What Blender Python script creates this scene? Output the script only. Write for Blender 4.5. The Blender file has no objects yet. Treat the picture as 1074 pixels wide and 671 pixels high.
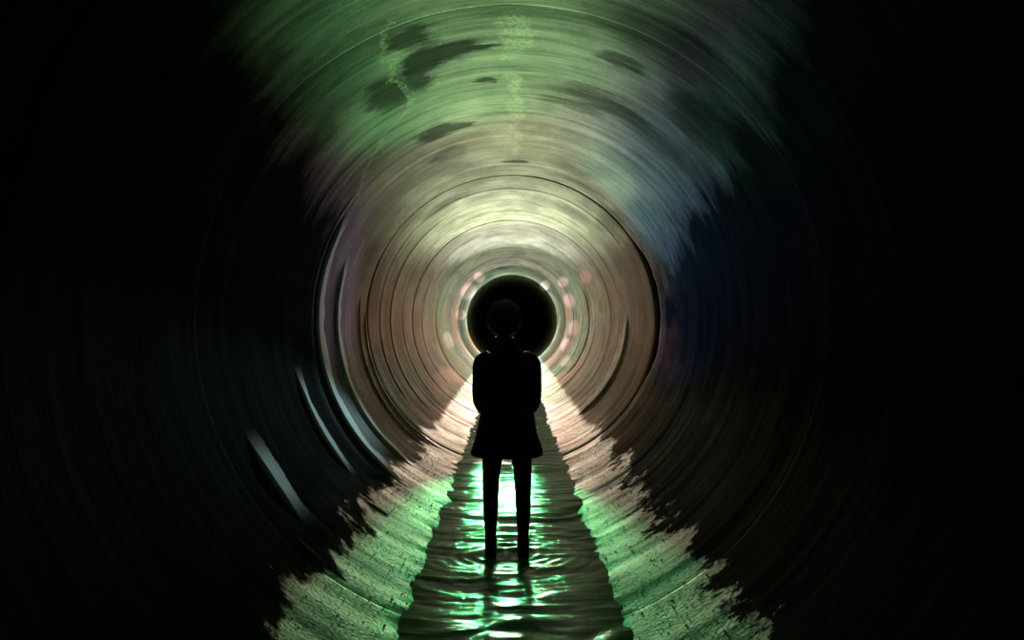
import bpy, math, random
import numpy as np
from mathutils import Vector, Matrix

random.seed(4); rng = np.random.default_rng(11)
SC = bpy.context.scene
COL = SC.collection
R = 1.72          # inner radius of the drain, metres
AX = 1.72         # height of its axis
WATER = 0.105     # water level
F = 835.0         # focal length in pixels of the 1074 wide frame
PI = math.pi

# ------------------------------------------------------------------ materials
def mat(name):
    m = bpy.data.materials.new(name); m.use_nodes = True
    nt = m.node_tree; nt.nodes.clear()
    out = nt.nodes.new('ShaderNodeOutputMaterial')
    b = nt.nodes.new('ShaderNodeBsdfPrincipled')
    nt.links.new(b.outputs[0], out.inputs[0])
    return m, nt, b

class N:
    """small helper for maths in a node tree"""
    def __init__(s, nt): s.nt = nt
    def _in(s, sock, v):
        if hasattr(v, 'is_output'): s.nt.links.new(v, sock)
        else: sock.default_value = v
    def m(s, op, a, b=0.0, c=0.0, clamp=False):
        n = s.nt.nodes.new('ShaderNodeMath'); n.operation = op; n.use_clamp = clamp
        s._in(n.inputs[0], a); s._in(n.inputs[1], b); s._in(n.inputs[2], c); return n.outputs[0]
    def sstep(s, v, lo, hi, a=0.0, b=1.0):
        n = s.nt.nodes.new('ShaderNodeMapRange'); n.interpolation_type = 'SMOOTHSTEP'
        s._in(n.inputs['Value'], v); n.inputs['From Min'].default_value = lo; n.inputs['From Max'].default_value = hi
        n.inputs['To Min'].default_value = a; n.inputs['To Max'].default_value = b; return n.outputs[0]
    def xyz(s, x, y, z=0.0):
        n = s.nt.nodes.new('ShaderNodeCombineXYZ'); s._in(n.inputs[0], x); s._in(n.inputs[1], y); s._in(n.inputs[2], z); return n.outputs[0]
    def noise(s, vec, scale=1.0, detail=4.0, rough=0.55, dist=0.0):
        n = s.nt.nodes.new('ShaderNodeTexNoise'); s.nt.links.new(vec, n.inputs['Vector'])
        n.inputs['Scale'].default_value = scale; n.inputs['Detail'].default_value = detail
        n.inputs['Roughness'].default_value = rough; n.inputs['Distortion'].default_value = dist
        return n.outputs['Fac']
    def mix(s, f, a, b):
        n = s.nt.nodes.new('ShaderNodeMix'); n.data_type = 'RGBA'
        s._in(n.inputs[0], f); s._in(n.inputs[6], a); s._in(n.inputs[7], b); return n.outputs[2]

def rgb(r, g, b): return (r, g, b, 1.0)

def px(x, y):
    """a spot on the pipe's wall given where it shows in the picture -> (arc length from the crown, distance)"""
    dx, dy = x - 537, 335.5 - y
    r = math.hypot(dx, dy)
    return math.atan2(dx, dy) * R, F * R / r

def concrete_material():
    m, nt, b = mat('damp_concrete'); k = N(nt)
    uv = nt.nodes.new('ShaderNodeUVMap'); uv.uv_map = 'arc'
    sep = nt.nodes.new('ShaderNodeSeparateXYZ'); nt.links.new(uv.outputs[0], sep.inputs[0])
    u, v = sep.outputs[0], sep.outputs[1]
    au = k.m('ABSOLUTE', u)
    # streaks left by the spinning mould: long around the pipe, thin along it
    st1 = k.noise(k.xyz(k.m('MULTIPLY', u, 0.9), k.m('MULTIPLY', v, 9.0)), 1.0, 5, 0.65)
    st2 = k.noise(k.xyz(k.m('MULTIPLY', u, 1.6), k.m('MULTIPLY', v, 34.0), 3.0), 1.0, 3, 0.6)
    blot = k.noise(k.xyz(k.m('MULTIPLY', u, 1.2), k.m('MULTIPLY', v, 1.8), 7.0), 1.0, 7, 0.7, 0.4)
    grain = k.noise(k.xyz(u, v, 0.0), 70.0, 3, 0.7)
    grit = k.noise(k.xyz(u, v, 5.0), 38.0, 2, 0.6)
    # invert: pale silt washed over the bottom up to a ragged tide line
    jag = k.noise(k.xyz(k.m('MULTIPLY', u, 2.2), k.m('MULTIPLY', v, 1.9), 1.0), 1.0, 5, 0.6, 0.5)
    jag2 = k.noise(k.xyz(k.m('MULTIPLY', u, 3.0), k.m('MULTIPLY', v, 22.0), 2.0), 1.0, 3, 0.7)
    edge = k.m('ADD', au, k.m('ADD', k.m('MULTIPLY', k.m('MULTIPLY', k.m('SUBTRACT', jag, 0.5), 1.0), k.sstep(v, 8.5, 12.0, 1.0, 0.12)),
                              k.m('MULTIPLY', k.m('SUBTRACT', jag2, 0.5), 0.14)))
    edge = k.m('ADD', edge, k.m('MULTIPLY', k.m('SUBTRACT', k.noise(k.xyz(k.m('MULTIPLY', u, 7.0), k.m('MULTIPLY', v, 9.0), 15.0), 1.0, 6, 0.8), 0.5), k.m('MULTIPLY', k.sstep(u, -1, 1, 0.25, 0.9), k.sstep(v, 8.5, 12.0, 1.0, 0.25))))
    silt = k.sstep(edge, TIDE - 0.03, TIDE + 0.05)
    silt = k.m('MAXIMUM', silt, k.sstep(k.m('ADD', edge, k.m('MULTIPLY', u, 0.12)), TIDE-1.0, TIDE-0.05, 0.0, 0.045))  # faint lightening that eases the painted shade above the tide line
    # sides: near-black shade painted between the tide line and the springing, in the nearer sections
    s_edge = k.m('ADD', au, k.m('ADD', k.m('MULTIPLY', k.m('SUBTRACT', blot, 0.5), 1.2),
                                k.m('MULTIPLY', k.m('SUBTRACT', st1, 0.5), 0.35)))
    side_shade = k.sstep(k.m('SUBTRACT', s_edge, k.m('MULTIPLY', v, 0.16)), 0.05, 0.95)
    side_shade = k.m('MULTIPLY', side_shade, k.sstep(k.m('ADD', v, k.sstep(u, -1.5, 1.5, 2.2, 0.0)), 8.8, 10.2, 1.0, 0.2))
    # base colour
    base = k.mix(k.sstep(st1, 0.3, 0.7), rgb(0.15, 0.15, 0.135), rgb(0.42, 0.42, 0.38))
    st3 = k.noise(k.xyz(k.m('MULTIPLY', u, 1.1), k.m('MULTIPLY', v, 3.0), 17.0), 1.0, 4, 0.7)
    base = k.mix(k.sstep(st3, 0.47, 0.60, 0, 0.6), base, rgb(0.09, 0.09, 0.075))
    base = k.mix(k.m('MULTIPLY', k.sstep(st3, 0.44, 0.36, 0, 0.6), k.sstep(v, 6, 10)), base, rgb(0.58, 0.57, 0.50))
    base = k.mix(k.sstep(blot, 0.46, 0.70, 0, 0.55), base, rgb(0.14, 0.135, 0.12))
    base = k.mix(k.sstep(st2, 0.52, 0.72, 0, 0.3), base, rgb(0.5, 0.49, 0.44))
    base = k.mix(k.sstep(grain, 0.5, 0.7, 0, 0.45), base, rgb(0.07, 0.07, 0.06))
    base = k.mix(k.sstep(k.noise(k.xyz(u, v, 8.0), 24.0, 4, 0.75), 0.56, 0.68, 0, 0.6), base, rgb(0.55, 0.54, 0.46))
    base = k.mix(k.m('MULTIPLY', side_shade, 0.96), base, rgb(0.014, 0.016, 0.016))
    lit_strip = nt.nodes.new('ShaderNodeAttribute'); lit_strip.attribute_name = 'lit_strip'
    base = k.mix(lit_strip.outputs['Fac'], base, rgb(0.60, 0.61, 0.60))  # light painted pale onto the ridge faces
    siltcol = k.mix(k.sstep(grit, 0.35, 0.7), rgb(0.30, 0.29, 0.26), rgb(0.55, 0.53, 0.48))
    base = k.mix(silt, base, siltcol)
    mott = k.noise(k.xyz(k.m('MULTIPLY', u, 1.7), k.m('MULTIPLY', v, 0.75), 31.0), 1.0, 6, 0.65, 0.5)
    base = k.mix(k.m('MULTIPLY', k.m('MULTIPLY', k.sstep(mott, 0.46, 0.62, 0, 0.72), k.sstep(v, 6.5, 9.0)), k.m('SUBTRACT', 1.0, silt)), base, rgb(0.075, 0.07, 0.05))
    # damp patches, each with its own place
    damp = None
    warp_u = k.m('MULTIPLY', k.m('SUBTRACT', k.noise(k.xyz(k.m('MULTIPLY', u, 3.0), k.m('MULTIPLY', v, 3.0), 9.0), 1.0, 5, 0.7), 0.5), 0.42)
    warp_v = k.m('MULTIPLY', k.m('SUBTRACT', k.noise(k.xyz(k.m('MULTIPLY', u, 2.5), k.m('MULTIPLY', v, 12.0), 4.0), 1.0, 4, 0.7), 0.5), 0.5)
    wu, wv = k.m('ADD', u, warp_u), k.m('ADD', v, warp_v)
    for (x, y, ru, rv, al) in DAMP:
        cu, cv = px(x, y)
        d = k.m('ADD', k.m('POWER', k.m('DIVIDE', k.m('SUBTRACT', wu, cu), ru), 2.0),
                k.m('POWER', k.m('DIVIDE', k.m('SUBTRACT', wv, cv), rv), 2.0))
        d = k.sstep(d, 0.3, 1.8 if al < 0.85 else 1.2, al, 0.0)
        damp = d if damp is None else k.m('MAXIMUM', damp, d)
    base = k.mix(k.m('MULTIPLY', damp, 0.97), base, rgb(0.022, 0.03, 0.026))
    # lime that has run down from seepage at the crown and shoulder
    lime = None
    for (x0, y0, x1, y1, w) in LIME:
        a = px(x0, y0); c = px(x1, y1); L = math.hypot(c[0]-a[0], c[1]-a[1]); ex, ey = (c[0]-a[0])/L, (c[1]-a[1])/L
        du, dv = k.m('SUBTRACT', wu, a[0]), k.m('SUBTRACT', v, a[1])
        al = k.m('ADD', k.m('MULTIPLY', du, ex), k.m('MULTIPLY', dv, ey))
        pe = k.m('ABSOLUTE', k.m('SUBTRACT', k.m('MULTIPLY', du, ey), k.m('MULTIPLY', dv, ex)))
        d = k.m('MULTIPLY', k.sstep(pe, w*0.4, w, 1, 0), k.m('MULTIPLY', k.sstep(al, -0.05, 0.1), k.sstep(al, L-0.1, L+0.05, 1, 0)))
        d = k.m('MULTIPLY', d, k.sstep(grit, 0.42, 0.62, 0.08, 0.8))
        lime = d if lime is None else k.m('MAXIMUM', lime, d)
    base = k.mix(lime, base, rgb(0.66, 0.64, 0.52))
    pink_glint = None  # pink highlights painted as pale spots on the wall
    for (x, y, ru, rv) in PINK_GLINTS:
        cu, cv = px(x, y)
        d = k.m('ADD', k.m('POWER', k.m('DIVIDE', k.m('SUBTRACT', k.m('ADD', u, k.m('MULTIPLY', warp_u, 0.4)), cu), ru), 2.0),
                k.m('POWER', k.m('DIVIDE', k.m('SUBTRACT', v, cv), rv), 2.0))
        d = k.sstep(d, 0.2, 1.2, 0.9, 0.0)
        pink_glint = d if pink_glint is None else k.m('MAXIMUM', pink_glint, d)
    base = k.mix(pink_glint, base, rgb(0.90, 0.62, 0.70))
    # rust-brown patches low on the far walls
    rust = k.sstep(k.noise(k.xyz(k.m('MULTIPLY', u, 0.9), k.m('MULTIPLY', v, 0.35), 12.0), 1.0, 4, 0.6), 0.42, 0.62, 0, 0.75)
    rust = k.m('MULTIPLY', rust, k.m('MULTIPLY', k.sstep(au, 1.7, 2.7), k.sstep(v, 7.5, 9.0)))
    base = k.mix(k.m('MULTIPLY', rust, k.m('SUBTRACT', 1.0, silt)), base, rgb(0.36, 0.14, 0.06))
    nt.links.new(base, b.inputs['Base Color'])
    # wet film: the silt glints, the rest is satin
    wet = k.sstep(k.noise(k.xyz(k.m('MULTIPLY', u, 2.2), k.m('MULTIPLY', v, 1.3), 21.0), 1.0, 4, 0.6), 0.4, 0.65)
    rough = k.m('SUBTRACT', 0.82, k.m('MULTIPLY', wet, 0.07))
    rough = k.m('SUBTRACT', rough, k.m('MULTIPLY', silt, 0.26), clamp=True)
    nt.links.new(rough, b.inputs['Roughness'])
    nt.links.new(k.m('MULTIPLY', k.m('MULTIPLY', k.m('SUBTRACT', 1.0, k.m('MULTIPLY', side_shade, k.m('SUBTRACT', 1.0, silt)), clamp=True), k.m('MULTIPLY_ADD', silt, 0.22, 0.05)), k.m('SUBTRACT', 1.0, damp)), b.inputs['Specular IOR Level'])
    # bump
    h = k.m('MULTIPLY', k.m('ADD', k.m('MULTIPLY', st1, 0.010), k.m('MULTIPLY', st2, 0.0022)), k.m('SUBTRACT', 1.0, k.m('MULTIPLY', silt, 0.75)))
    h = k.m('ADD', h, k.m('MULTIPLY', grain, 0.0012))
    h = k.m('ADD', h, k.m('MULTIPLY', k.m('MULTIPLY', grit, silt), 0.006))
    bp = nt.nodes.new('ShaderNodeBump'); bp.inputs['Distance'].default_value = 1.0; bp.inputs['Strength'].default_value = 0.55
    nt.links.new(h, bp.inputs['Height']); nt.links.new(bp.outputs[0], b.inputs['Normal'])
    return m

TIDE = (180 - 37) / 180 * PI * R
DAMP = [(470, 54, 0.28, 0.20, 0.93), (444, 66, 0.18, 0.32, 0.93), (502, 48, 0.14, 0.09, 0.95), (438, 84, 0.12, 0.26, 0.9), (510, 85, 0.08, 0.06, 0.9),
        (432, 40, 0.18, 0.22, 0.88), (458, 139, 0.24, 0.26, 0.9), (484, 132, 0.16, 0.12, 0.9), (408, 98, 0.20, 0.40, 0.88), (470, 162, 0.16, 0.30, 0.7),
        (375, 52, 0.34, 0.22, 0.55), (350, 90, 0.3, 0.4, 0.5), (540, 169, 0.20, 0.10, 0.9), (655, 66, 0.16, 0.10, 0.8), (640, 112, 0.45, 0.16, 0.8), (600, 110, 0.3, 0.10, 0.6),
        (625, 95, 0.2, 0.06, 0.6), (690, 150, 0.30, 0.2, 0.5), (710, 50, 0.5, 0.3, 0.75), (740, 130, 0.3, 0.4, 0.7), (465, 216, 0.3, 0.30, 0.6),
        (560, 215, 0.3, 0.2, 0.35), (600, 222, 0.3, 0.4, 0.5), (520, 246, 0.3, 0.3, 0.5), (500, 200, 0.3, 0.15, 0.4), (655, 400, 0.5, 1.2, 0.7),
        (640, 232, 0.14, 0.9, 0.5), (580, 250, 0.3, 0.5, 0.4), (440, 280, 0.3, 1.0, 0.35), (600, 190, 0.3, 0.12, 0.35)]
LIME = [(402, 60, 432, 112, 0.03), (432, 112, 405, 140, 0.03), (405, 140, 372, 215, 0.03), (540, 12, 538, 64, 0.11), (540, 75, 541, 165, 0.06),
        (408, 20, 402, 60, 0.022)]
PINK_GLINTS = [(470, 401, 0.34, 3.0), (492, 306, 0.34, 4.0), (503, 291, 0.2, 3.0), (597, 315, 0.24, 2.2), (602, 344, 0.26, 2.2), (470, 357, 0.26, 2.0),
         (590, 296, 0.16, 2.0), (571, 300, 0.2, 4.0), (594, 362, 0.24, 2.5), (614, 290, 0.16, 1.2), (592, 378, 0.2, 2.0), (484, 330, 0.2, 3.0)]  # where the painted highlights sit

def plain(name, col, rough, bump=0.0, scale=60.0, sheen=0.0, spec=0.3):
    m, nt, b = mat(name); k = N(nt)
    tc = nt.nodes.new('ShaderNodeTexCoord')
    f = k.noise(tc.outputs['Object'], scale, 4, 0.6)
    c = k.mix(k.sstep(f, 0.3, 0.7), rgb(*[x*0.75 for x in col]), rgb(*[x*1.2 for x in col]))
    nt.links.new(c, b.inputs['Base Color'])
    b.inputs['Roughness'].default_value = rough; b.inputs['Specular IOR Level'].default_value = spec
    if sheen: b.inputs['Sheen Weight'].default_value = sheen
    if bump:
        bp = nt.nodes.new('ShaderNodeBump'); bp.inputs['Distance'].default_value = bump
        nt.links.new(f, bp.inputs['Height']); nt.links.new(bp.outputs[0], b.inputs['Normal'])
    return m

M_CON = concrete_material()
M_SEAL = plain('black_bitumen_seal', (0.008, 0.008, 0.008), 0.8, 0.004, 30, spec=0.1)
M_JACKET = plain('dark_cloth', (0.012, 0.012, 0.014), 0.85, 0.0015, 120, sheen=0.15, spec=0.1)
M_TROUSER = plain('dark_denim', (0.012, 0.013, 0.017), 0.9, 0.001, 160, spec=0.1)
M_BOOT = plain('black_rubber', (0.01, 0.01, 0.01), 0.5, 0.0005, 80)
M_SKIN = plain('skin', (0.42, 0.26, 0.19), 0.55, 0.0004, 90)
M_HAIR = plain('dark_hair', (0.02, 0.014, 0.01), 0.6, 0.003, 90, sheen=0.06)

M_STRAY, _nt, _b = mat('fine_hair')
_t = _nt.nodes.new('ShaderNodeBsdfTranslucent'); _t.inputs[0].default_value = rgb(0.35, 0.22, 0.12)
_b.inputs['Base Color'].default_value = rgb(0.05, 0.03, 0.02); _b.inputs['Roughness'].default_value = 0.35
_m = _nt.nodes.new('ShaderNodeMixShader'); _m.inputs[0].default_value = 0.6
_nt.links.new(_b.outputs[0], _m.inputs[1]); _nt.links.new(_t.outputs[0], _m.inputs[2])
_nt.links.new(_m.outputs[0], [n for n in _nt.nodes if n.type == 'OUTPUT_MATERIAL'][0].inputs[0])

def water_material():
    m, nt, b = mat('murky_water'); k = N(nt)
    b.inputs['Base Color'].default_value = rgb(0.02, 0.24, 0.095)
    b.inputs['Roughness'].default_value = 0.08
    b.inputs['IOR'].default_value = 1.33
    b.inputs['Specular IOR Level'].default_value = 0.5
    g = nt.nodes.new('ShaderNodeTexCoord')
    sp = nt.nodes.new('ShaderNodeMapping'); sp.inputs['Scale'].default_value = (0.3, 1.0, 1.0)
    nt.links.new(g.outputs['Object'], sp.inputs['Vector'])
    f = k.m('ADD', k.noise(sp.outputs[0], 45.0, 3, 0.6), k.m('MULTIPLY', k.noise(g.outputs['Object'], 110.0, 2, 0.6), 0.45))
    bp = nt.nodes.new('ShaderNodeBump'); bp.inputs['Distance'].default_value = 0.004; bp.inputs['Strength'].default_value = 1.0
    nt.links.new(f, bp.inputs['Height']); nt.links.new(bp.outputs[0], b.inputs['Normal'])
    return m
M_WATER = water_material()

# ------------------------------------------------------------------ mesh helpers
def link(name, me, m, parent=None, smooth=True):
    o = bpy.data.objects.new(name, me); COL.objects.link(o)
    if m: me.materials.append(m)
    if smooth: me.polygons.foreach_set('use_smooth', [True]*len(me.polygons))
    if parent: o.parent = parent
    return o

def grid_mesh(name, P, wrap_u=False):
    """P: (rows, cols, 3) array -> quad grid"""
    nr, nc, _ = P.shape
    me = bpy.data.meshes.new(name)
    idx = np.arange(nr*nc).reshape(nr, nc)
    if wrap_u: idx = np.concatenate([idx, idx[:, :1]], 1)
    q = np.stack([idx[:-1, :-1], idx[:-1, 1:], idx[1:, 1:], idx[1:, :-1]], -1).reshape(-1, 4)
    me.vertices.add(nr*nc); me.vertices.foreach_set('co', P.reshape(-1).astype(np.float32))
    me.loops.add(q.size); me.loops.foreach_set('vertex_index', q.reshape(-1).astype(np.int32))
    me.polygons.add(len(q)); me.polygons.foreach_set('loop_start', np.arange(0, q.size, 4, dtype=np.int32))
    me.update(calc_edges=True)
    return me, q

def vnoise1(x, seed, n=512):
    r = np.random.default_rng(seed).uniform(-1, 1, n)
    i = np.floor(x).astype(int); f = x - i; f = f*f*(3-2*f)
    return r[i % n]*(1-f) + r[(i+1) % n]*f

def vnoise2(x, y, seed, n=256):
    r = np.random.default_rng(seed).uniform(-1, 1, (n, n))
    i = np.floor(x).astype(int); f = x-i; f = f*f*(3-2*f)
    j = np.floor(y).astype(int); g = y-j; g = g*g*(3-2*g)
    a = r[i % n, j % n]; b = r[(i+1) % n, j % n]; c = r[i % n, (j+1) % n]; d = r[(i+1) % n, (j+1) % n]
    return (a*(1-f)+b*f)*(1-g) + (c*(1-f)+d*f)*g

def sst(x, a, b):
    t = np.clip((x-a)/(b-a), 0, 1); return t*t*(3-2*t)

# ------------------------------------------------------------------ the drain pipe, section by section
JOINTS = [-2.5, 4.35, 9.5, 13.8, 18.0, 22.3, 26.4, 30.5, 38.0, 46.0, 56.0]
SIDE_NAMES = ['near', 'first', 'second', 'third', 'fourth', 'fifth', 'sixth', 'seventh', 'eighth', 'ninth']
# raised rings with light painted on: distance, width, height, from angle, to angle (deg from the crown, left negative), painted lightness
RIDGES = [(4.72, 0.24, 0.028, -134, -114, 1.0), (4.45, 0.05, 0.012, -142, -136, 0.5), (6.15, 0.20, 0.026, -134, -103, 1.0), (6.80, 0.10, 0.014, -100, -50, 0.35),
          (6.95, 0.34, 0.036, -144, -58, 1.0), (7.75, 0.26, 0.030, -145, -70, 1.0), (8.95, 0.10, 0.016, -146, -80, 0.6),
          (9.30, 0.10, 0.016, -150, -85, 0.7), (11.75, 0.75, 0.03, 88, 146, 0.9), (10.4, 0.25, 0.010, -130, 60, 0.1),
          (11.3, 0.3, 0.010, -140, -30, 0.1), (12.6, 0.3, 0.008, -140, 80, 0.1), (15.2, 0.4, 0.010, -140, -20, 0.2),
          (16.4, 0.3, 0.012, 20, 150, 0.1), (19.5, 0.5, 0.02, 60, 150, 0.5), (20.6, 0.5, 0.015, -140, 40, 0.2),
          (24.2, 0.4, 0.02, -150, 150, 0.2)]
OFFS = {1: (0.0, 0.0), 2: (-0.006, 0.004), 3: (0.0, 0.0), 4: (0.01, 0.0), 5: (-0.006, 0), 0: (0, 0)}

def wall_radius(az, s):
    d = 0.0045*vnoise2(s*2.3, az*0.8+5, 1) + 0.0030*vnoise2(s*6.0, az*1.2+9, 2) + 0.0012*vnoise2(s*16.0, az*2+3, 3)
    nb = np.exp(-((np.abs(az)-2.80)/0.06)**2)
    d = d + nb*(0.006*vnoise2(s*4.5, az*6+11, 41)+0.003*vnoise2(s*13, az*14+3, 42))
    lit_strip = np.zeros_like(d)
    deg = np.degrees(az)
    for (s0, w, h, a0, a1, wr) in RIDGES:
        win = sst(deg, a0-2, a0+8)*(1-sst(deg, a1-8, a1+2))
        mid = (a0+a1)/2; half = (a1-a0)/2+8
        taper = np.clip(1-((deg-mid)/half)**2, 0, 1)**0.5       # crescents: widest in the middle
        ww = w*(0.25+0.75*taper)
        ww = ww*(1+0.15*vnoise1(deg*0.25+40, 77))
        t = (s-s0)/ww
        prof = np.where((t >= 0) & (t <= 1), 1-t, 0)
        prof = np.maximum(prof, np.where((t < 0) & (t > -0.06), 1+t/0.06, 0))
        d = d - h*prof*win
        lit_strip = np.maximum(lit_strip, wr*win*((t > -0.03) & (t < 1.0)))
    return R + d, lit_strip

def pipe_section(i, s0, s1):
    fine = (0.12 if i == 0 else 1.0, 0.12 if i == 1 else 1.0)
    a, b = s0+0.012*fine[1], s1-0.012*fine[0]
    step = 0.016 if s0 < 9 else (0.03 if s0 < 18 else (0.06 if s0 < 30 else 0.25))
    n = int((b-a)/step)
    s = np.linspace(a, b, n)
    az = np.linspace(-PI, PI, 321)
    A, S = np.meshgrid(az, s)
    rad, lit_strip = wall_radius(A, S)
    # chipped, rounded lips at both ends
    chip = 0.5+0.5*vnoise2(A*7+20, S*0+i*3.3, 8+i)
    lip = np.exp(-(S-a)/0.02)*fine[1] + np.exp(-(b-S)/0.02)*fine[0]
    rad = rad + lip*(0.010+0.018*chip**3)
    if i == 1:   # the far lip of this section is spalled along the springing on one side
        rad = rad + np.exp(-(b-S)/0.10)*0.15*sst(np.degrees(A), 55, 75)*(1-sst(np.degrees(A), 98, 118))*(0.75+0.25*vnoise1(np.degrees(A)*0.4+50, 5))
        rad = rad + np.exp(-(b-S)/0.05)*0.035*sst(np.degrees(A), -95, -80)*(1-sst(np.degrees(A), -70, -55))
    if i == 3:
        rad = rad + np.exp(-(b-S)/0.14)*0.09*sst(np.degrees(A), 62, 75)*(1-sst(np.degrees(A), 125, 140))
    ox, oz = OFFS.get(i, (0, 0))
    # outer shell: same grid, thicker, closed around the ends
    X = ox + rad*np.sin(A); Z = AX + oz + rad*np.cos(A)
    inner = np.stack([X, S, Z], -1)
    so = np.array([b, a]); Ao, So = np.meshgrid(az, so)
    outer = np.stack([ox+(R+0.17)*np.sin(Ao), So, AX+oz+(R+0.17)*np.cos(Ao)], -1)
    P = np.concatenate([inner, outer, inner[:1]], 0)
    me, q = grid_mesh('section', P[:, :, :])
    U = np.concatenate([A*R, Ao*R, A[:1]*R], 0).reshape(-1); V = np.concatenate([S, So, S[:1]], 0).reshape(-1)
    uvl = me.uv_layers.new(name='arc'); uvl.data.foreach_set('uv', np.stack([U[q], V[q]], -1).reshape(-1).astype(np.float32))
    w = me.attributes.new('lit_strip', 'FLOAT', 'POINT')
    W = np.concatenate([lit_strip, np.zeros_like(Ao), lit_strip[:1]*0], 0).reshape(-1)
    w.data.foreach_set('value', W.astype(np.float32))
    me.flip_normals()
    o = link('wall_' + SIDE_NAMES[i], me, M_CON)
    o['kind'] = 'structure'; o['label'] = 'curved wall of the round concrete drain, pipe length %s' % ['beside the camera', 'around the person', 'just beyond the first dark joint ring', 'further in', 'further in again', 'past mid tunnel', 'before the dark end', 'at the edge of the dark', 'in the dark', 'in the far dark'][i]
    return o

for i in range(len(JOINTS)-1):
    pipe_section(i, JOINTS[i], JOINTS[i+1])

# black seal showing in each joint gap
for n, j in enumerate(JOINTS[1:-1]):
    az = np.linspace(-PI, PI, 241)[:-1]
    prof = [(-0.03, 0.16), (-0.03, 0.03), (-0.008, 0.022), (0.008, 0.022), (0.03, 0.03), (0.03, 0.16)]
    P = np.zeros((len(prof)+1, len(az), 3))
    for k_, (ds, dr) in enumerate(prof+prof[:1]):
        rr = R+dr+0.004*vnoise1(az*12+30+n, 3+n)
        P[k_] = np.stack([rr*np.sin(az), np.full_like(az, j+ds), AX+rr*np.cos(az)], -1)
    me, _ = grid_mesh('seal', P, wrap_u=True)
    o = link('trim_%d' % (n+1), me, M_SEAL); o['kind'] = 'structure'

# ------------------------------------------------------------------ the stream
def stream():
    ys = np.concatenate([np.arange(1.2, 12, 0.012), np.arange(12, 56, 0.08)])
    hw = math.sqrt(R*R-(AX-WATER)**2)+0.03
    xs = np.linspace(-hw, hw, 90)
    X, Y = np.meshgrid(xs, ys)
    h = np.zeros_like(X)
    # short standing ripples running across the flow, bent and broken up
    for (f, a, sd, fx) in [(4.5, 0.012, 1, 1.0), (9.0, 0.009, 2, 1.8), (20.0, 0.0038, 3, 3.8)]:
        h += a*vnoise2(Y*f + 1.2*vnoise2(X*3+40, Y*1.5, 30+sd), X*fx+60, 20+sd)
    h += 0.0006*vnoise2(Y*60, X*30+90, 29)
    # wave trains split around the legs
    for lx in (-0.15, 0.07):
        d = np.hypot(X-lx, (Y-5.5)*1.0)
        h += 0.004*np.sin(d*70)*np.exp(-d*3.5)*(d > 0.05)
    P = np.stack([X, Y, WATER+h], -1)
    # skirts below the surface make it a body of water
    side = P.copy()
    P2 = np.concatenate([P[:, :1]*[1, 1, 0]+[0, 0, WATER-0.03], P, P[:, -1:]*[1, 1, 0]+[0, 0, WATER-0.03]], 1)
    me, _ = grid_mesh('stream', P2); 
    o = link('water_stream', me, M_WATER)
    o['kind'] = 'stuff'; o['label'] = 'shallow rippling stream along the bottom of the drain'; o['category'] = 'water'
    return o
stream()

# wet grit lying on the silt either side of the stream
def grit():
    V = []; Fc = []
    base = [(0, 0, 1), (1, 0, 0), (0, 1, 0), (-1, 0, 0), (0, -1, 0), (0, 0, -1)]
    faces = [(0, 1, 2), (0, 2, 3), (0, 3, 4), (0, 4, 1), (5, 2, 1), (5, 3, 2), (5, 4, 3), (5, 1, 4)]
    n = 5200
    az = rng.uniform(2.45, 2.83, n)*rng.choice([-1, 1], n); s = 2.8+6.4*rng.uniform(0, 1, n)**1.3
    rad, _ = wall_radius(az, s); r = rng.uniform(0.0016, 0.0042, n)*(1+1.2*(rng.uniform(0, 1, n) > 0.95))
    for i in range(n):
        c = Vector((rad[i]*math.sin(az[i]), s[i], AX+rad[i]*math.cos(az[i]))); q = Matrix.Rotation(rng.uniform(0, 6.28), 3, Vector(rng.normal(size=3)).normalized())
        sc = rng.uniform(0.6, 1.3, 3)*r[i]; o = len(V)
        for b_ in base: V.append(tuple(c + q @ Vector((b_[0]*sc[0], b_[1]*sc[1], b_[2]*sc[2]))))
        Fc += [tuple(k_+o for k_ in f) for f in faces]
    me = bpy.data.meshes.new('grit'); me.from_pydata(V, [], Fc); me.update()
    o = link('gravel', me, plain('wet_grit', (0.5, 0.48, 0.42), 0.12, spec=0.6), smooth=True)
    o['kind'] = 'stuff'; o['label'] = 'wet grit glinting on the pale silt beside the stream'; o['category'] = 'gravel'
grit()

# ------------------------------------------------------------------ the person
def loft(parts, secs, n=28, cap=True, wr=0.0, seed=0, power=2.0):
    """secs: (x, y, z, rx, ry) rings stacked along a path; ring plane is perpendicular to the path"""
    C = np.array([s[:3] for s in secs], float); T = np.gradient(C, axis=0)
    T /= np.linalg.norm(T, axis=1)[:, None]
    V = []; Fc = []
    up = np.array([0, 1.0, 0]) if abs(T[0][1]) < 0.8 else np.array([0, 0, 1.0])
    for i, s in enumerate(secs):
        t = T[i]; a = np.cross(up, t); a /= np.linalg.norm(a); b = np.cross(t, a)
        for j in range(n):
            th = 2*PI*j/n; c, sn = math.cos(th), math.sin(th)
            c = math.copysign(abs(c)**(2/power), c); sn = math.copysign(abs(sn)**(2/power), sn)
            w = 1+wr*math.sin(5*th+i*1.3+seed)*math.sin(i*0.9+seed*2)+wr*0.6*math.sin(9*th-i*2.1+seed)
            V.append(C[i]+a*s[3]*w*c+b*s[4]*w*sn)
    m = len(secs)
    for i in range(m-1):
        for j in range(n):
            Fc.append((i*n+j, i*n+(j+1) % n, (i+1)*n+(j+1) % n, (i+1)*n+j))
    if cap:
        Fc.append(tuple(range(n-1, -1, -1))); Fc.append(tuple((m-1)*n+j for j in range(n)))
    parts.append((V, Fc))

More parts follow.
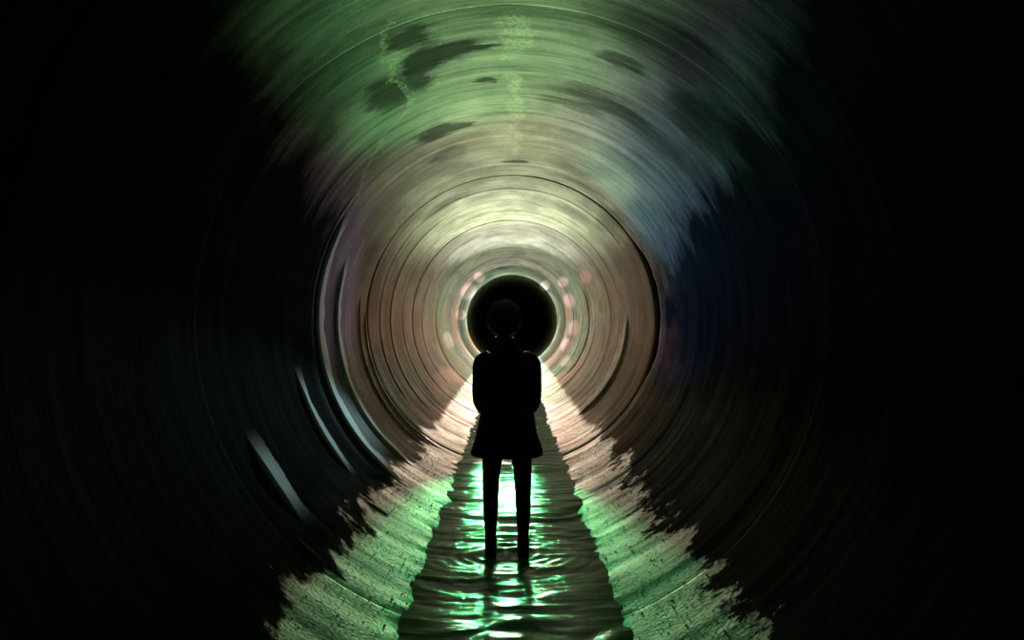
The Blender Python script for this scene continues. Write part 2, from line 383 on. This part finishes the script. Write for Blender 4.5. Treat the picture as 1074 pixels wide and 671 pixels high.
def dense(secs, k=5):
    """Catmull-Rom resampling of ring lists"""
    S = np.array(secs, float); out = []
    P = np.vstack([2*S[0]-S[1], S, 2*S[-1]-S[-2]])
    for i in range(1, len(P)-2):
        for j in range(k):
            t = j/k; p0, p1, p2, p3 = P[i-1:i+3]
            out.append(0.5*((2*p1)+(-p0+p2)*t+(2*p0-5*p1+4*p2-p3)*t*t+(-p0+3*p1-3*p2+p3)*t**3))
    out.append(S[-1]); out = np.array(out); out[:, 3:] = np.maximum(out[:, 3:], 0.003)
    return [tuple(r) for r in out]

def build(name, parts, m, parent, voxel=None, smooth=6):
    V = []; Fc = []
    for v, f in parts:
        o = len(V); V += [tuple(p) for p in v]; Fc += [tuple(i+o for i in t) for t in f]
    me = bpy.data.meshes.new(name); me.from_pydata(V, [], Fc); me.update()
    ob = link(name, me, m, parent)
    if voxel:
        r = ob.modifiers.new('join', 'REMESH'); r.mode = 'VOXEL'; r.voxel_size = voxel; r.use_smooth_shade = True
        s = ob.modifiers.new('soft', 'SMOOTH'); s.factor = 0.5; s.iterations = smooth
    return ob

def head_shape(parts, c, top, chin, w, dpt):
    """closed head surface with brow, sockets, nose, lips, chin, ears; faces +Y"""
    V = []; Fc = []; nu, nv = 48, 40
    h = (top-chin)
    for i in range(nv+1):
        v = i/nv; ph = v*PI; zz = math.cos(ph); rr = math.sin(ph)
        z = chin+h*(zz+1)/2
        q = (z-chin)/h
        wx = w*(1.0 if q > 0.5 else 0.72+0.28*(q/0.5)**0.7)
        for j in range(nu):
            th = 2*PI*j/nu; x = math.cos(th)*rr*wx; y = math.sin(th)*rr*dpt
            if y < 0: y *= 1.06 if q > 0.4 else 0.8
            if math.sin(th) > 0:
                nx = abs(x)/w; fr = math.sin(th)*rr
                y += 0.020*math.exp(-(nx/0.16)**2-((q-0.40)/0.08)**2)         # nose
                y += 0.009*math.exp(-(nx/0.13)**2-((q-0.48)/0.08)**2)
                y -= 0.010*math.exp(-((nx-0.42)/0.2)**2-((q-0.50)/0.06)**2)   # eye sockets
                y += 0.006*math.exp(-(nx/0.6)**2-((q-0.58)/0.05)**2)          # brow
                y += 0.006*math.exp(-(nx/0.28)**2-((q-0.255)/0.03)**2)        # upper lip
                y += 0.005*math.exp(-(nx/0.25)**2-((q-0.205)/0.03)**2)
                y -= 0.005*math.exp(-(nx/0.3)**2-((q-0.23)/0.012)**2)
                y += 0.012*math.exp(-(nx/0.35)**2-((q-0.08)/0.07)**2)         # chin
            V.append((c[0]+x, c[1]+y, z))
    for i in range(nv):
        for j in range(nu):
            Fc.append((i*nu+j, i*nu+(j+1) % nu, (i+1)*nu+(j+1) % nu, (i+1)*nu+j))
    parts.append((V, Fc))
    for s in (-1, 1):   # ears
        x = c[0]+s*w*0.97
        loft(parts, [(x, c[1]-0.006, chin+h*0.33, 0.006, 0.008), (x+s*0.006, c[1]-0.008, chin+h*0.40, 0.010, 0.015), (x+s*0.010, c[1]-0.012, chin+h*0.50, 0.011, 0.020), (x+s*0.006, c[1]-0.012, chin+h*0.57, 0.008, 0.014)], 12)

def hand(parts, wrist, d, side):
    """five bent fingers; wrist point, direction of the forearm, side -1/1; palm faces the body's midline"""
    d = Vector(d).normalized(); pn = Vector((-side, 0, -0.25)); pn = (pn-d*pn.dot(d)).normalized()
    ac = d.cross(pn).normalized()
    if ac.z < 0: ac = -ac          # thumb side up
    w = Vector(wrist)
    palm = [w-d*0.03, w+d*0.01, w+d*0.05, w+d*0.088]
    loft(parts, dense([(*palm[0], .026, .026), (*palm[1], .022, .027), (*palm[2], .017, .040), (*palm[3], .013, .040)], 3), 16)
    for k_, (off, ln, r) in enumerate([(0.030, 0.074, .0088), (0.010, 0.082, .0092), (-0.011, 0.076, .0088), (-0.031, 0.060, .0078)]):
        p = w+d*(0.080 - 0.006*abs(k_-1))+ac*off; cur = d.copy(); secs = [(*(p-d*0.02), r, r), (*p, r*1.05, r*1.05)]
        for seg, bend in ((0.45, 0.45), (0.32, 0.75), (0.25, 0.5)):
            ax = d.cross(pn); q = Matrix.Rotation(bend, 3, ax); cur = (q @ cur).normalized(); p = p+cur*ln*seg
            r *= 0.92; secs.append((*p, r, r))
        loft(parts, dense(secs, 3), 10)
    t = w+d*0.018+ac*0.028; dirs = (ac*0.7+d*0.75+pn*0.25).normalized(); p2 = t+dirs*0.036; p3 = p2+(d+pn*0.35+ac*0.15).normalized()*0.032
    loft(parts, dense([(*(t-dirs*0.016), .014, .014), (*t, .013, .013), (*p2, .0105, .0105), (*p3, .008, .008)], 3), 10)

def person():
    root = bpy.data.objects.new('person', None); COL.objects.link(root)
    root.location = (-0.035, 5.5, 0.0)
    root['label'] = 'person in a thigh-length jacket seen from behind as a black silhouette, standing in the stream'
    root['category'] = 'person'
    hx = -0.018
    # elbows close to the ribs, forearms forward, hands before the belly
    arm = {s: [(s*0.168, 0.0, 1.425), (s*0.183, -0.015, 1.32), (s*0.182, -0.02, 1.17), (s*0.15, 0.13, 1.10), (s*0.085, 0.26, 1.13)] for s in (-1, 1)}
    b = []
    head_shape(b, (hx, 0.015, 0), 1.830, 1.603, 0.078, 0.098)
    loft(b, dense([(0, -0.01, 1.44, .075, .065), (hx*.5, -0.008, 1.52, .058, .058), (hx, 0.0, 1.60, .055, .060), (hx, 0.008, 1.68, .055, .062)], 4), 24)
    loft(b, dense([(0, 0, .86, .15, .10), (0, 0, 1.0, .14, .095), (0, .005, 1.12, .135, .09), (0, 0, 1.28, .155, .105), (0, -.005, 1.40, .165, .10), (0, -.01, 1.49, .12, .075), (0, -.01, 1.53, .06, .05)], 4), 28)
    for s in (-1, 1):
        A = arm[s]
        loft(b, dense([(*A[0], .048, .05), (*A[1], .042, .044), (*A[2], .037, .038), (*A[3], .036, .034), (*A[4], .026, .023)], 5), 18)
        dr = Vector(A[4])-Vector(A[3]); hand(b, A[4], dr, s)
        loft(b, dense([(s*.085, 0, .92, .085, .09), (s*.10, .0, .72, .062, .066), (s*.11, .008, .52, .047, .05), (s*.11, -.01, .36, .043, .046), (s*.11, -.012, .12, .030, .034), (s*.11, -.01, .06, .03, .036)], 5), 20)
        loft(b, dense([(s*.112, -.05, .055, .028, .028), (s*.114, .03, .05, .034, .026), (s*.118, .12, .038, .038, .018), (s*.12, .165, .032, .026, .012)], 4), 16)
    build('body', b, M_SKIN, root, 0.0042, 4)
    # hair: a full mop, a little wider than the skull, ending at the nape
    V = []; Fc = []; nu, nv = 64, 30
    for i in range(nv+1):
        for j in range(nu):
            ph = i/nv*PI*0.72; th = 2*PI*j/nu
            back = 0.5-0.5*math.sin(th)
            ph *= 0.62+0.46*back
            lump = 1+0.018*math.sin(7*th+3*ph)+0.014*math.sin(13*th-5*ph)+0.01*math.sin(23*th+11*ph)
            V.append((hx+math.cos(th)*math.sin(ph)*0.102*lump, 0.004+math.sin(th)*math.sin(ph)*0.114*lump, 1.722+math.cos(ph)*0.120*lump))
    for i in range(nv):
        for j in range(nu): Fc.append((i*nu+j, i*nu+(j+1) % nu, (i+1)*nu+(j+1) % nu, (i+1)*nu+j))
    hr = build('hair', [(V, Fc)], M_HAIR, root)
    so = hr.modifiers.new('thick', 'SOLIDIFY'); so.thickness = 0.018; so.offset = -1
    V = []; Fc = []
    for i in range(700):
        th = rng.uniform(-0.35*PI, 1.35*PI); yy = rng.uniform(-0.03, 0.045)
        o = Vector((math.cos(th)*0.106, yy*0.5, math.sin(th)*0.123)); nrm = Vector((math.cos(th), 0, math.sin(th))); tg = Vector((-math.sin(th), rng.uniform(-.4, .4), math.cos(th)))*rng.choice([-1, 1])
        c0 = Vector((hx, 0.004, 1.722)); L = rng.uniform(.010, .024); r = 0.0009
        pts = [c0+o-nrm*.006, c0+o+nrm*.002+tg*L*.5, c0+o+nrm*rng.uniform(.001, .006)+tg*L]
        b0 = len(V)
        for q, p in enumerate(pts):
            rr = r*(1-q*.4)
            for a_ in range(3): V.append(tuple(p+nrm*rr*math.cos(a_*2.094)+Vector((0, 1, 0))*rr*math.sin(a_*2.094)))
        for q in range(2):
            for a_ in range(3): Fc.append((b0+q*3+a_, b0+q*3+(a_+1) % 3, b0+q*3+3+(a_+1) % 3, b0+q*3+3+a_))
    build('stray_hair', [(V, Fc)], M_STRAY, hr)
    # jacket
    j = []
    tor = [(0, 0, .775, .215, .125), (0, 0, .79, .246, .145), (0, 0, .81, .250, .150), (0, 0, .86, .236, .148), (0, 0, .93, .212, .14), (0, 0, 1.02, .196, .13), (0, .0, 1.12, .180, .125), (0, 0, 1.28, .188, .130),
           (0, -.005, 1.38, .200, .122), (0, -.01, 1.44, .165, .105), (hx*.4, -.01, 1.50, .110, .085), (hx*.7, -.008, 1.555, .070, .072)]
    loft(j, dense(tor, 6), 48, wr=0.012, seed=1, power=2.3)
    build_col = [(hx*.7, -.008, 1.53, .074, .074), (hx, -.01, 1.58, .072, .076), (hx, -.012, 1.60, .070, .075)]
    for s in (-1, 1):
        A = arm[s]
        loft(j, dense([(s*.11, -.005, 1.465, .050, .06), (*A[0], .062, .064), (*A[1], .056, .060), (*A[2], .052, .056), (*A[3], .050, .050), (A[4][0]+s*.006, A[4][1]-.035, A[4][2], .040, .038)], 6), 26, wr=0.035, seed=2+s)
    jk = build('jacket', j, M_JACKET, root, 0.008, 5)
    c = []; loft(c, dense(build_col, 4), 32); build('collar', c, M_JACKET, jk)
    # pocket flaps on the coat's front, welt at the hem
    for s in (-1, 1):
        f = []; loft(f, [(s*.07, .133, 1.0, .004, .01), (s*.075, .137, 1.0, .008, .022), (s*.145, .118, 1.0, .008, .022), (s*.15, .114, 1.0, .004, .01)], 12); build('pocket_flap', f, M_JACKET, jk)
    # trousers
    t = []
    loft(t, dense([(0, 0, .84, .165, .115), (0, 0, .90, .168, .12), (0, 0, 1.0, .16, .11)], 3), 32)
    for s in (-1, 1):
        loft(t, dense([(s*.085, 0, .90, .085, .10), (s*.098, 0, .78, .074, .082), (s*.108, 0, .66, .062, .068), (s*.112, .008, .52, .055, .060), (s*.112, -.004, .38, .050, .055), (s*.112, -.012, .24, .039, .047), (s*.112, -.012, .165, .038, .047)], 6), 26, wr=0.03, seed=5+s)
    build('trousers', t, M_TROUSER, root, 0.007, 4)
    for s in (-1, 1):
        bt = []
        loft(bt, dense([(s*.112, -.012, .22, .043, .053), (s*.112, -.012, .14, .040, .050), (s*.112, -.012, .08, .040, .052), (s*.11, -.005, .03, .040, .055)], 4), 22)
        loft(bt, dense([(s*.112, -.075, .045, .026, .030), (s*.112, -.05, .05, .040, .040), (s*.115, .04, .05, .045, .038), (s*.12, .13, .043, .048, .030), (s*.122, .185, .036, .036, .022), (s*.122, .20, .034, .018, .012)], 4), 20)
        bo = build('boot', bt, M_BOOT, root, 0.006, 3)
        so_ = []; loft(so_, dense([(s*.112, -.082, .016, .026, .006), (s*.112, -.04, .016, .040, .008), (s*.116, .05, .016, .042, .008), (s*.121, .14, .016, .050, .008), (s*.122, .205, .017, .024, .006)], 4), 14)
        build('sole', so_, M_BOOT, bo)
person()

# ------------------------------------------------------------------ lights: unseen coloured spots behind the person, most of them added
def spot(name, x, y, z, tx, ty, tz, watts, col, ang, blend=0.5, rad=0.04):
    l = bpy.data.lights.new(name, 'SPOT'); l.energy = watts; l.color = col; l.spot_size = math.radians(ang); l.spot_blend = blend; l.shadow_soft_size = rad
    o = bpy.data.objects.new(name, l); COL.objects.link(o); o.location = (x, y, z)
    o.rotation_euler = (Vector((tx, ty, tz))-Vector((x, y, z))).to_track_quat('-Z', 'Y').to_euler()
    return o
# unseen far ones light round the dark end, added nearer ones throw narrow beams along crown, floor and sides
spot('unseen_spot', -0.1, 30.3, 1.0, -0.1, 0, 1.4, 380, (0.75, 1.0, 0.75), 176, 0.05, 0.10)
spot('unseen_spot', -0.1, 26.3, 0.90, -0.1, 0, 2.0, 650, (1.0, 0.88, 0.70), 140, 0.8, 0.08)
spot('unseen_spot', -0.1, 23.0, 0.75, 0.0, 10, 2.9, 560, (0.74, 1.0, 0.52), 100, 1.0, 0.08)
spot('unseen_spot', 0.15, 20.5, 0.35, 0.0, 0, 0.1, 650, (1.0, 0.34, 0.26), 90, 1.0, 0.05)
spot('unseen_spot', -0.1, 17.5, 0.90, -0.1, 11.8, 3.44, 3000, (0.82, 1.0, 0.52), 34, 1.0, 0.04)
spot('unseen_spot', -0.1, 24.0, 0.90, 0.0, 15.0, 3.44, 5500, (0.95, 1.0, 0.75), 22, 1.0, 0.04)
spot('unseen_spot', 0.1, 13.0, 0.90, 0.92, 7.9, 3.15, 650, (0.70, 1.0, 0.30), 10, 1.0, 0.04)
spot('unseen_spot', -0.1, 12.0, 0.80, -0.30, 4.6, 3.44, 2200, (0.20, 1.0, 0.30), 19, 1.0, 0.04)
spot('unseen_spot', -0.1, 15.0, 0.85, 0.05, 6.3, 3.44, 2600, (0.95, 1.0, 0.50), 13, 1.0, 0.04)
spot('unseen_spot', -0.36, 12.0, 0.75, -0.2, 3.6, 0.1, 420, (0.13, 1.0, 0.30), 15, 0.6, 0.03)
spot('unseen_spot', 0.14, 12.0, 0.75, 0.2, 3.6, 0.1, 420, (0.13, 1.0, 0.30), 15, 0.6, 0.03)
spot('unseen_spot', -0.52, 18.0, 0.70, -0.8, 12.5, 0.15, 250, (1.0, 0.40, 0.36), 9.5, 0.6, 0.03)
spot('unseen_spot', 0.24, 18.0, 0.70, 0.8, 12.5, 0.15, 250, (1.0, 0.40, 0.36), 9.5, 0.6, 0.03)
spot('unseen_spot', 0.0, 13.0, 0.80, 1.2, 7.3, 2.8, 900, (0.10, 0.6, 0.9), 22, 1.0, 0.04)
spot('unseen_spot', 0.0, 13.5, 0.80, 1.7, 7.3, 1.9, 1500, (0.15, 0.3, 1.0), 16, 1.0, 0.04)
spot('unseen_spot', -0.1, 12.3, 0.80, -1.6, 7.4, 2.1, 250, (0.6, 0.42, 1.0), 20, 1.0, 0.04)
spot('unseen_spot', 0.0, 12.0, 0.90, 1.35, 4.4, 2.78, 500, (0.25, 1.0, 0.35), 7, 0.9, 0.04)
spot('unseen_spot', -0.1, 12.0, 0.85, -1.5, 5.7, 1.0, 1500, (0.5, 0.85, 0.95), 13, 1.0, 0.04)

spot('unseen_spot', -0.085, 7.4, 1.64, -0.03, 5.5, 1.70, 500, (0.9, 1.0, 0.8), 24, 0.5, 0.02)  # added spot to rim-light the head and shoulders
w = bpy.data.worlds.new('night'); SC.world = w; w.use_nodes = True
w.node_tree.nodes['Background'].inputs[0].default_value = (0, 0, 0, 1)
w.node_tree.nodes['Background'].inputs[1].default_value = 0

# ------------------------------------------------------------------ camera
cd = bpy.data.cameras.new('camera'); cd.sensor_width = 36; cd.lens = F/1074*36; cd.clip_end = 200
co = bpy.data.objects.new('camera', cd); COL.objects.link(co); co.location = (0, 0, AX); co.rotation_euler = (PI/2, 0, 0)
SC.camera = co
SC.view_settings.view_transform = 'Standard'; SC.view_settings.look = 'None'
SC.view_settings.exposure = 0.0; SC.view_settings.gamma = 1.0; SC.view_settings.use_curve_mapping = False
